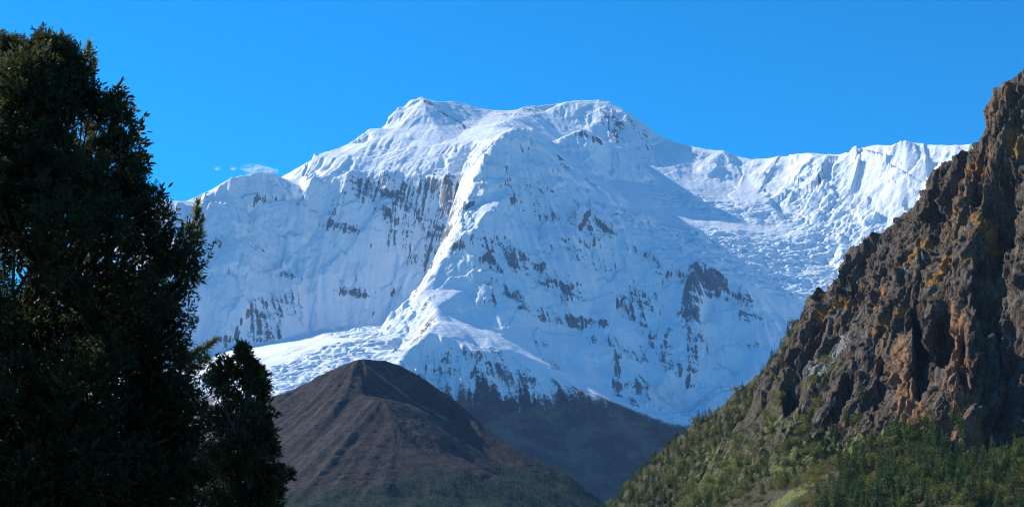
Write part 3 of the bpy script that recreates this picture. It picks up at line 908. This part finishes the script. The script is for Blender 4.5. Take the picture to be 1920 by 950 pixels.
def build_near_trees():
    rng = np.random.RandomState(3)
    # big juniper
    x0 = P(45, 1000, 16)[0]
    t = tag(empty('juniper_tree', (x0, 16, -.05)), 'very large dark bushy juniper, taller and broader than every other tree', 'tree')
    prof = [(84,34),(105,68),(135,98),(165,122),(200,172),(250,196),(300,214),(350,222),(380,245),(430,286),(480,322),(530,312),(580,303),(640,300),(700,305),(760,318),(800,345),(850,352),(950,372),(1080,390),(1180,330),(1230,200)]
    extra = [(86,62,.10),(95,75,.12),(120,78,.12),(132,95,.13),(62,82,.10),(35,85,.12),(8,66,.09),(4,85,.12),(150,125,.12),(160,150,.14),(178,172,.12),(205,182,.1),(228,186,.09),(232,205,.1),
        (242,252,.12),(252,270,.11),(256,300,.13),(262,325,.1),(275,352,.12),(300,375,.11),(312,395,.12),(308,420,.15),(338,450,.16),(355,470,.14),(366,490,.12),(362,515,.12),(352,535,.12),(340,570,.15),(350,600,.1),(338,632,.13),(345,660,.1),
        (60,115,.2),(90,120,.25),(30,130,.25),(110,150,.25),(340,735,.24),(362,765,.27),(378,800,.28),(388,850,.3),(400,900,.3),(330,700,.2)]
    juniper(t, (45, 16), prof, extra, rng, 200, 1200, size=.064, width=.0085, rmul=1.25, drop=16)
    # small juniper in front, right of it
    x0 = P(462, 1000, 13.5)[0]
    t = tag(empty('juniper_tree', (x0, 13.5, -.05)), 'small slender juniper with a pointed top beside the very large one', 'tree')
    prof = [(668,2),(690,12),(712,27),(730,30),(748,27),(775,38),(800,46),(850,50),(885,66),(950,72),(1050,85),(1150,90),(1220,40)]
    extra = [(457,640,.02),(458,650,.035),(461,662,.05),(480,678,.06),(492,690,.05),(472,690,.08),(440,690,.07),(420,672,.06),(407,688,.06),(402,704,.06),(415,715,.07),(430,730,.07),(498,712,.05),(495,735,.06),(445,760,.13),(480,770,.12),(505,800,.07),(512,840,.08),
        (530,875,.06),(540,880,.05),(518,900,.09),(528,915,.07),(505,930,.1),(420,780,.1),(400,770,.1),(430,820,.15),(410,850,.16),(440,880,.16),(480,850,.15),(470,920,.16),(420,930,.18)]
    juniper(t, (462, 13.5), prof, extra, rng, 62, 1500, rmul=.42, size=.05, width=.0075, core=60, sprig=1300, drop=13, sp=.55)
    # pine whose boughs stand out of the big juniper
    Yp = 20.5
    x0 = P(120, 1000, Yp)[0]
    t = tag(empty('pine_tree', (x0, Yp, -.05)), 'pine with long yellowish needles, its boughs sticking out from behind the very large juniper', 'tree')
    n = 9
    path = np.stack([x0 + rng.normal(size=n) * .03, Yp + rng.normal(size=n) * .03, np.linspace(-.15, P(120, 130, Yp)[2], n)], 1)
    co, q = tube(path, np.linspace(.2, .025, n), 9)
    raw_mesh('trunk', local(co, t), q, BARK, parent=t, smooth=True)
    tips = [((168,82),(150,160),.9),((176,118),(150,165),.5),((158,112),(150,165),.6),((176,122),(150,165),.35),((246,212),(215,235),.45),
        ((371,380),(352,470),.8),((380,410),(355,470),.7),((360,420),(350,470),.7),((364,440),(350,480),.5),((377,435),(355,475),.5),((352,428),(345,470),.4),((372,398),(354,470),.5),
        ((404,637),(330,690),.7),((388,650),(330,690),.8),((372,655),(330,690),.9),((390,672),(330,690),.8),((360,670),(330,690),.9),((345,660),(330,690),.9),((375,690),(330,690),.7),((352,690),(330,690),.8)]
    n_seen = len(tips)
    for k in range(34):
        hv = rng.uniform(200, 900)
        hu = rng.uniform(20, 60 + .22 * hv)
        tips.append(((hu + rng.uniform(-14, 14), hv - rng.uniform(15, 40)), (hu, hv), rng.uniform(.7, 1.2)))
    B, D, Ln, T, limbs = [], [], [], [], []
    hubs = {}
    for ti, (uv, hub, sz) in enumerate(tips):
        Y2 = Yp - (1.2 if uv[0] > 300 else .9)
        tip, h = np.array(P(*uv, Y2)), np.array(P(*hub, Y2 + .15))
        if hub not in hubs:
            hubs[hub] = 1
            limbs.append(bough((x0, Yp, h[2] - .5), h, .05, rng))
        lb = bough(h, tip, .016, rng, n=5)
        seen = ti < n_seen
        if not seen:
            limbs.append(lb)
        ax = unit(tip - h)
        ln = .17 * sz + .06
        k = int(130 * sz + 45)
        a = rng.rand(k)
        base = tip - ax * (ln * (1 - a))[:, None]
        d = unit(ax * (.55 + .5 * a)[:, None] + rng.normal(size=(k, 3)) * .55 + np.array([0, 0, .15]))
        ll, tt = .085 + .05 * rng.rand(k), np.clip(rng.normal(.45, .3, k), 0, 1)
        if seen:
            lo_ = raw_mesh('limb', local(lb[0], t), lb[1], BARK, parent=t, smooth=True)
            co, q = blades(base, d, ll, np.full(k, .0055), rng)
            raw_mesh('needle_tuft', local(co, t), q, PINE, {'tone': np.repeat(tt, 4)}, parent=lo_)
            continue
        B.append(base); D.append(d); Ln.append(ll); T.append(tt)
    B, D, Ln, T = map(np.concatenate, (B, D, Ln, T))
    co, q = blades(B, D, Ln, np.full(len(B), .0055), rng)
    raw_mesh('crown', local(co, t), q, PINE, {'tone': np.repeat(T, 4)}, parent=t)
    for co, q in limbs:
        raw_mesh('limb', local(co, t), q, BARK, parent=t, smooth=True)
    # hanging cone under one tip
    p = np.array(P(247, 222, Yp - .9))
    path = [p + np.array([.003 * i * i * .2, 0, -.03 * i]) for i in range(5)]
    co, q = tube(path, [.008, .022, .026, .02, .006], 8)
    mc = Mat('pine_cone_scales', .8, .2)
    mc.color(mc.mix(mc.noise(.01, 3), (.03, .02, .015), (.10, .06, .04)))
    raw_mesh('cone', local(co, t), q, mc.m, parent=t, smooth=True)
build_near_trees()
print('near trees', round(time.time() - T0, 1))

# --- trees of the slopes: unit height meshes, one of each form, then copies
def conifer_mesh(seed, levels=15, spread=.17, fine=1.0):
    rng = np.random.RandomState(seed)
    B, D, Ln, Wd = [], [], [], []
    for l in range(levels):
        h = .08 + .90 * (l / (levels - 1)) ** .92
        r = spread * (1 - h) ** .8 * (.72 + .5 * rng.rand()) + .012
        nb = int((9 if h < .7 else 6) * fine)
        for k in range(nb):
            a = 2 * math.pi * (k + rng.rand()) / nb
            rad = r * (.65 + .55 * rng.rand())
            out = np.array([math.cos(a), math.sin(a), 0])
            for j in range(4):
                f = .25 + .75 * j / 3
                B.append(np.array([0, 0, h]) + out * rad * f * .7 + np.array([0, 0, -rad * f * .35]))
                D.append(unit(out * .8 + rng.normal(size=3) * .45 + np.array([0, 0, -.25])))
                Ln.append(rad * (.55 + .3 * rng.rand()) + .012)
                Wd.append(.011 + .012 * (1 - h))
    B.append(np.array([0, 0, .95])); D.append(np.array([0, 0, 1.])); Ln.append(.05); Wd.append(.006)
    return blades(np.array(B), np.array(D), np.array(Ln), np.array(Wd), rng)

def round_mesh(seed, n=420):
    rng = np.random.RandomState(seed)
    C = rng.normal(size=(11, 3)) * np.array([.2, .2, .15]) + np.array([0, 0, .6])
    B, D, Ln = [], [], []
    for c in C:
        k = n // len(C)
        d = unit(rng.normal(size=(k, 3)))
        B.append(c + d * (.2 * rng.rand(k) ** .3)[:, None]); D.append(unit(d + rng.normal(size=(k, 3)) * .7)); Ln.append(.05 + .05 * rng.rand(k))
    B, D, Ln = map(np.concatenate, (B, D, Ln))
    return blades(B, D, Ln, np.full(len(B), .028), rng)

def bare_mesh(seed, n=170):
    rng = np.random.RandomState(seed)
    a = rng.rand(n) * 2 * math.pi
    d = unit(np.stack([np.cos(a) * .8, np.sin(a) * .8, .5 + rng.rand(n)], 1))
    t = rng.rand(n) ** .7
    B = d * (t * .6)[:, None] * np.array([1, 1, .8])
    D = unit(d + rng.normal(size=(n, 3)) * .45)
    return blades(B, D, .16 + .22 * rng.rand(n), np.full(n, .010), rng)

def stem_mesh(h, r):
    return tube([(0, 0, -.06), (0, 0, h * .5), (0, 0, h)], [r, r * .7, r * .15], 5)

def crown_mats():
    def f(name, a, b, wl, trans=.15):
        m = Mat(name, .7, .15)
        c = m.mix(m.ramp(m.noise(wl, 5, .65), .35, .65), a, b)
        oi = m.n('ShaderNodeObjectInfo')
        c2 = m.mix(m.math('MULTIPLY', oi.outputs['Random'], .55), c, b)
        m.color(c2)
        tr = m.n('ShaderNodeBsdfTranslucent'); m.put(tr.inputs['Color'], c2)
        mx = m.n('ShaderNodeMixShader'); mx.inputs[0].default_value = trans
        m.t.links.new(m.b.outputs[0], mx.inputs[1]); m.t.links.new(tr.outputs[0], mx.inputs[2])
        m.t.links.new(mx.outputs[0], m.t.nodes['Material Output'].inputs['Surface'])
        return m.m
    return {'con': f('conifer_green', (.036, .068, .022), (.13, .165, .048), 3.0),
            'rnd': f('leafy_green', (.075, .090, .020), (.26, .255, .065), 3.0, .25),
            'gold': f('autumn_yellow', (.10, .085, .02), (.24, .17, .04), 3.0, .25),
            'bare': f('bare_twigs', (.055, .035, .03), (.15, .09, .075), 3.0, .05)}
CM = crown_mats()

class Ground:
    def __init__(s, xs, ys, H):
        s.xs, s.ys, s.H = xs, ys, H
        s.gy, s.gx = np.gradient(blur(H, 3), xs[1] - xs[0])
    def ix(s, x, y):
        d = s.xs[1] - s.xs[0]
        return (np.clip(np.round((y - s.ys[0]) / d).astype(int), 0, len(s.ys) - 1), np.clip(np.round((x - s.xs[0]) / d).astype(int), 0, len(s.xs) - 1))
    def z(s, x, y):
        return s.H[s.ix(x, y)]
    def slope(s, x, y):
        i = s.ix(x, y)
        return np.hypot(s.gx[i], s.gy[i])

def build_slope_trees():
    rng = np.random.RandomState(17)
    xs, ys, H = CL[0], CL[1], CL[2]
    G = Ground(xs, ys, H)
    hit = lambda u, v: march(xs, ys, H, u, v, 620, 1550)
    X, Y = np.meshgrid(xs, ys)
    st = 4
    Xc, Yc, Hc = X[::st, ::st], Y[::st, ::st], H[::st, ::st]
    S = lambda *a: [(hit(*p), hit(*q), r, s) for p, q, r, s in a]
    W = lambda *a: strokes(Xc, Yc, Hc, S(*a))
    conW = W(((1690,860),(1830,900),55,1.),((1620,900),(1700,840),40,1.),((1800,910),(1920,930),45,.8),((1600,940),(1750,930),40,1.),((1820,890),(1780,840),30,1.),((1690,820),(1720,830),22,1.),((1770,840),(1830,860),22,1.),
        ((1220,900),(1330,830),80,1.),((1330,830),(1470,660),45,1.1),((1400,700),(1470,620),25,1.1),((1350,930),(1450,850),60,1.),((1480,900),(1560,820),30,.45),((1250,930),(1150,945),60,.9),((1550,790),(1600,760),18,.4),((1530,740),(1560,770),16,.6)) 
    rndW = W(((1300,930),(1450,870),90,.8),((1450,900),(1560,880),50,.7),((1500,790),(1560,690),24,.8),((1740,880),(1800,900),40,.7),((1560,930),(1650,880),40,.5),((1850,890),(1900,850),25,.5),((1590,700),(1600,640),12,.5),((1380,820),(1460,760),40,.6),((1200,920),(1300,850),60,.6),((1870,930),(1920,900),30,.9))
    goldW = W(((1500,900),(1600,920),40,.35),((1860,910),(1920,870),35,.9),((1440,930),(1500,900),30,.4),((1900,860),(1920,840),14,.8),((1390,740),(1440,700),18,.35),((1550,560),(1600,560),18,.3))
    bareW = W(((1420,830),(1500,780),28,1.),((1380,850),(1420,800),28,.8),((1460,740),(1500,790),20,.7),((1500,610),(1600,560),25,.6),((1650,450),(1690,430),14,.9),((1690,510),(1760,440),22,.4),((1870,460),(1890,430),22,.7),((1330,800),(1400,740),30,.5),((1600,560),(1640,500),16,.7),((1850,700),(1870,640),14,.4),((1550,900),(1600,860),25,.3))
    sl = G.slope(Xc, Yc)
    def scatter(wt, sp, maxsl, n):
        w = (wt * (sl < maxsl)).ravel()
        w = w / w.sum()
        k = rng.choice(len(w), size=n * 6, p=w)
        px = Xc.ravel()[k] + rng.uniform(-2.4, 2.4, len(k)); py = Yc.ravel()[k] + rng.uniform(-2.4, 2.4, len(k))
        keep, cellz = [], {}
        for i in range(len(k)):
            c = (int(px[i] // sp), int(py[i] // sp))
            ok = True
            for a in (-1, 0, 1):
                for b in (-1, 0, 1):
                    for j in cellz.get((c[0] + a, c[1] + b), ()):
                        if (px[i] - px[j]) ** 2 + (py[i] - py[j]) ** 2 < sp * sp:
                            ok = False
            if ok:
                cellz.setdefault(c, []).append(i); keep.append(i)
                if len(keep) >= n:
                    break
        px, py = px[keep], py[keep]
        return np.stack([px, py, G.z(px, py)], 1)
    def in_view(p):
        d = p[1] * CP + (p[2] - EYE) * SP
        u = 960 + FPX * p[0] / d
        v = 475 - FPX * ((p[2] - EYE) * CP - p[1] * SP) / d
        return u, v, -40 < u < 1990 and v < 1010
    def plant(kind, name, cat, pts, hts, meshes, stem, group, label_of, keep):
        """the ones that show largest as trees of their own, what is left as one mass"""
        size = hts / pts[:, 1]
        vis = np.array([in_view(p)[2] for p in pts])
        order = np.argsort(-(size * vis))
        cm = [raw_mesh('crown', v, f, CM[kind], link=False) for v, f in meshes]
        sv, sf = stem
        tm = raw_mesh('trunk', sv, sf, BARK, link=False, smooth=True)
        protos = {}
        rest = []
        for q, i in enumerate(order):
            if q >= keep or not vis[i]:
                rest.append(i)
                continue
            k = rng.randint(len(cm))
            if k not in protos:
                r = empty(name, (0, 0, 0))
                for pn, me in (('crown', cm[k]), ('trunk', tm)):
                    c = bpy.data.objects.new(pn, me); COL.objects.link(c); c.parent = r
                protos[k] = r
                root = r
            else:
                root = protos[k].copy(); COL.objects.link(root)
                for ch in protos[k].children:
                    c = ch.copy(); COL.objects.link(c); c.parent = root
            h = hts[i]
            root.location = pts[i]
            wd = h * rng.uniform(.85, 1.25) * (1.35 if kind in ('rnd', 'gold') else 1)
            root.scale = (wd, wd, h)
            root.rotation_euler = (rng.normal() * .03, rng.normal() * .03, rng.uniform(0, 6.28))
            u, v, _ = in_view(pts[i])
            tag(root, label_of(u, v, h), cat, group)
        if rest:
            parts = []
            for i in rest:
                v, f = meshes[rng.randint(len(meshes))]
                a = rng.uniform(0, 6.28)
                ca, sa = math.cos(a), math.sin(a)
                h = hts[i]
                parts.append((np.stack([v[:, 0] * ca - v[:, 1] * sa, v[:, 0] * sa + v[:, 1] * ca, v[:, 2]], 1) * h + pts[i], f))
            v, f = join(parts)
            return v, f
        return None
    pts = scatter(conW, 6.2, 1.7, 800)
    hts = np.where(pts[:, 1] < 1030, 8 + 13 * rng.rand(len(pts)) ** 1.4, rng.uniform(6, 13, len(pts)))
    def zone(u, v):
        sky = np.interp(u, [1150, 1250, 1350, 1440, 1500], [945, 836, 764, 688, 597])
        if u > 1840: return 'below the dark gully at the cliff foot'
        if u > 1590: return 'against the orange rock at the cliff foot' if v < 875 else 'in the dense stand below the orange rock'
        if u > 1420: return 'beside the bright grass strip' if v > 820 else 'under the dark slab with white streaks'
        return 'on the low skyline of the wooded slope' if v - sky < 28 else 'on the steep wooded slope beside the valley'
    size = lambda h, lo, hi: 'tall ' if h > hi else ('short ' if h < lo else '')
    r = plant('con', 'conifer_tree', 'tree', pts, hts, [conifer_mesh(100 + i, spread=.19 + .025 * (i % 3)) for i in range(5)], stem_mesh(.9, .016),
        'conifers on the cliff slope', lambda u, v, h: size(h, 9, 14) + 'dark green pointed conifer ' + zone(u, v), 300)
    if r:
        tag(raw_mesh('conifer_forest', r[0], r[1], CM['con']), kind='stuff')
    pts = scatter(np.maximum(rndW, .5 * conW), 4.2, 1.7, 900)
    hts = 2.5 + 8.0 * rng.rand(len(pts)) ** 1.8
    r = plant('rnd', 'leafy_tree', 'tree', pts, hts, [round_mesh(200 + i) for i in range(4)], stem_mesh(.6, .03),
        'rounded leafy trees on the cliff slope', lambda u, v, h: size(h, 4, 7) + 'rounded light green leafy tree ' + zone(u, v), 230)
    if r:
        tag(raw_mesh('leafy_undergrowth', r[0], r[1], CM['rnd']), kind='stuff')
    pts = scatter(goldW, 4.5, 1.4, 110)
    hts = rng.uniform(3, 7, len(pts))
    plant('gold', 'autumn_tree', 'tree', pts, hts, [round_mesh(300 + i, 360) for i in range(3)], stem_mesh(.6, .03),
        'yellowing trees on the cliff slope', lambda u, v, h: size(h, 4, 5.8) + 'yellowing autumn tree ' + zone(u, v), 110)
    pts = scatter(bareW, 3.0, 2.2, 260)
    hts = rng.uniform(2.5, 5.5, len(pts))
    plant('bare', 'bare_shrub', 'shrub', pts, hts, [bare_mesh(400 + i) for i in range(4)], stem_mesh(.5, .02),
        'bare reddish shrubs on the cliff', lambda u, v, h: ('bare reddish brown shrub on the ledges high on the cliff' if v < 640 else 'bare reddish brown shrub among the trees below the dark rock slab'), 260)
build_slope_trees()

def build_undergrowth():
    rng = np.random.RandomState(29)
    xs, ys, H, crag, grass, gully, woods = CL
    G = Ground(xs, ys, H)
    X, Y = np.meshgrid(xs, ys)
    foot = sstep(1.15, .75, np.hypot(G.gx, G.gy)) * (Y < 1120)
    w = (np.maximum(np.maximum(woods, foot), grass) * (H < 200)).ravel() / (Y.ravel() ** 1.0)
    k = rng.choice(len(w), size=5200, p=w / w.sum())
    x, y = X.ravel()[k] + rng.uniform(-.5, .5, len(k)), Y.ravel()[k] + rng.uniform(-.5, .5, len(k))
    z = G.z(x, y)
    for nm, mt, sel, lo, hi in (('undergrowth', 'rnd', rng.rand(len(k)) < .8, .8, 2.8), ('dry_undergrowth', 'gold', None, .7, 2.2)):
        if sel is None:
            sel = ~last
        last = sel
        v, f = round_mesh(77 if mt == 'rnd' else 78, 88)
        p = np.stack([x, y, z], 1)[sel]
        h = lo + (hi - lo) * rng.rand(len(p)) ** 2
        a = rng.rand(len(p)) * 6.28
        ca, sa = np.cos(a)[:, None], np.sin(a)[:, None]
        V = np.stack([(v[:, 0] * ca - v[:, 1] * sa) * 1.5, (v[:, 0] * sa + v[:, 1] * ca) * 1.5, np.repeat(v[None, :, 2] - .25, len(p), 0)], -1) * h[:, None, None] + p[:, None, :]
        F = (f[None] + (np.arange(len(p)) * len(v))[:, None, None]).reshape(-1, 4)
        tag(raw_mesh(nm, V.reshape(-1, 3), F, CM[mt]), kind='stuff')
build_undergrowth()
print('slope trees', round(time.time() - T0, 1))

def build_far_forest():
    rng = np.random.RandomState(23)
    xs, ys, H, low = FH
    G = Ground(xs, ys, H)
    w = (sstep(.25, .8, low)).ravel()
    X, Y = np.meshgrid(xs, ys)
    w[(H.ravel() < -20) | (X.ravel() < -1100) | (X.ravel() > 800) | (Y.ravel() > 5100)] = 0
    w = w / w.sum()
    k = rng.choice(len(w), size=11000, p=w)
    x, y = X.ravel()[k] + rng.uniform(-3, 3, len(k)), Y.ravel()[k] + rng.uniform(-3, 3, len(k))
    z = G.z(x, y)
    h = rng.uniform(9, 20, len(k))
    v, f = conifer_mesh(500, levels=6, spread=.2, fine=.6)
    f4 = f
    n = len(k)
    V = v[None] * h[:, None, None] + np.stack([x, y, z], 1)[:, None, :]
    F = (f4[None] + (np.arange(n) * len(v))[:, None, None]).reshape(-1, 4)
    tag(raw_mesh('far_forest', V.reshape(-1, 3), F, CM['con']), kind='stuff')
build_far_forest()


# ------------------------------------------------------------------ air
def build_haze():
    lo, hi = (-14200, -5100, -175), (14200, 15700, 4330)
    v = [(x, y, z) for z in (lo[2], hi[2]) for y in (lo[1], hi[1]) for x in (lo[0], hi[0])]
    f = np.array([(0,2,3,1),(4,5,7,6),(0,1,5,4),(2,6,7,3),(0,4,6,2),(1,3,7,5)])
    m = bpy.data.materials.new('valley_air')
    m.use_nodes = True
    t = m.node_tree
    t.nodes.clear()
    pv = t.nodes.new('ShaderNodeVolumePrincipled')
    pv.inputs['Color'].default_value = (.30, .56, 1.0, 1)
    pv.inputs['Density'].default_value = HAZE
    pv.inputs['Anisotropy'].default_value = 0.0
    out = t.nodes.new('ShaderNodeOutputMaterial')
    t.links.new(pv.outputs[0], out.inputs['Volume'])
    tag(raw_mesh('haze', np.array(v), f, m), kind='stuff')
def build_clouds():
    m = bpy.data.materials.new('cloud_vapour')
    m.use_nodes = True
    t = m.node_tree
    t.nodes.clear()
    g = t.nodes.new('ShaderNodeTexCoord')
    nz = t.nodes.new('ShaderNodeTexNoise')
    nz.inputs['Scale'].default_value = 2.2
    nz.inputs['Detail'].default_value = 7
    nz.inputs['Distortion'].default_value = .6
    ln = t.nodes.new('ShaderNodeVectorMath'); ln.operation = 'LENGTH'
    fall = t.nodes.new('ShaderNodeMapRange'); fall.inputs[1].default_value, fall.inputs[2].default_value = 1.0, .1
    mr = t.nodes.new('ShaderNodeMapRange'); mr.inputs[1].default_value, mr.inputs[2].default_value = .5, .72
    mu = t.nodes.new('ShaderNodeMath'); mu.operation = 'MULTIPLY'
    mu2 = t.nodes.new('ShaderNodeMath'); mu2.operation = 'MULTIPLY'; mu2.inputs[1].default_value = .05
    pv = t.nodes.new('ShaderNodeVolumePrincipled')
    pv.inputs['Color'].default_value = (.95, .96, 1, 1)
    pv.inputs['Anisotropy'].default_value = .3
    out = t.nodes.new('ShaderNodeOutputMaterial')
    t.links.new(g.outputs['Object'], nz.inputs['Vector']); t.links.new(g.outputs['Object'], ln.inputs[0])
    t.links.new(ln.outputs['Value'], fall.inputs[0]); t.links.new(nz.outputs['Fac'], mr.inputs[0])
    t.links.new(fall.outputs[0], mu.inputs[0]); t.links.new(mr.outputs[0], mu.inputs[1])
    t.links.new(mu.outputs[0], mu2.inputs[0]); t.links.new(mu2.outputs[0], pv.inputs['Density'])
    t.links.new(pv.outputs[0], out.inputs['Volume'])
    n = 16
    V = np.array([[math.sin(math.pi * i / n) * math.cos(2 * math.pi * j / n), math.sin(math.pi * i / n) * math.sin(2 * math.pi * j / n), math.cos(math.pi * i / n)] for i in range(n + 1) for j in range(n)])
    F = np.array([(i * n + j, i * n + (j + 1) % n, (i + 1) * n + (j + 1) % n, (i + 1) * n + j) for i in range(n) for j in range(n)])
    for (u, v, sx, sz, lab) in ((478,317,210,75,'largest white cloud wisp above the left snow shoulder'),(505,321,130,50,'thin faint cloud wisp close beside the largest one'),
            (437,316,48,22,'tiny cloud puff between two others above the snow shoulder'),(407,316,42,20,'tiny cloud puff nearest to the very large juniper')):
        o = raw_mesh('cloud', V, F[:, ::-1], m, smooth=True)
        o.location = P(u, v, 16600)
        o.scale = (sx, 90, sz)
        tag(o, lab, 'cloud', 'cloud wisps above the snow shoulder')
build_clouds()
HAZE = 1.3e-5
build_haze()
print('all', round(time.time() - T0, 1))
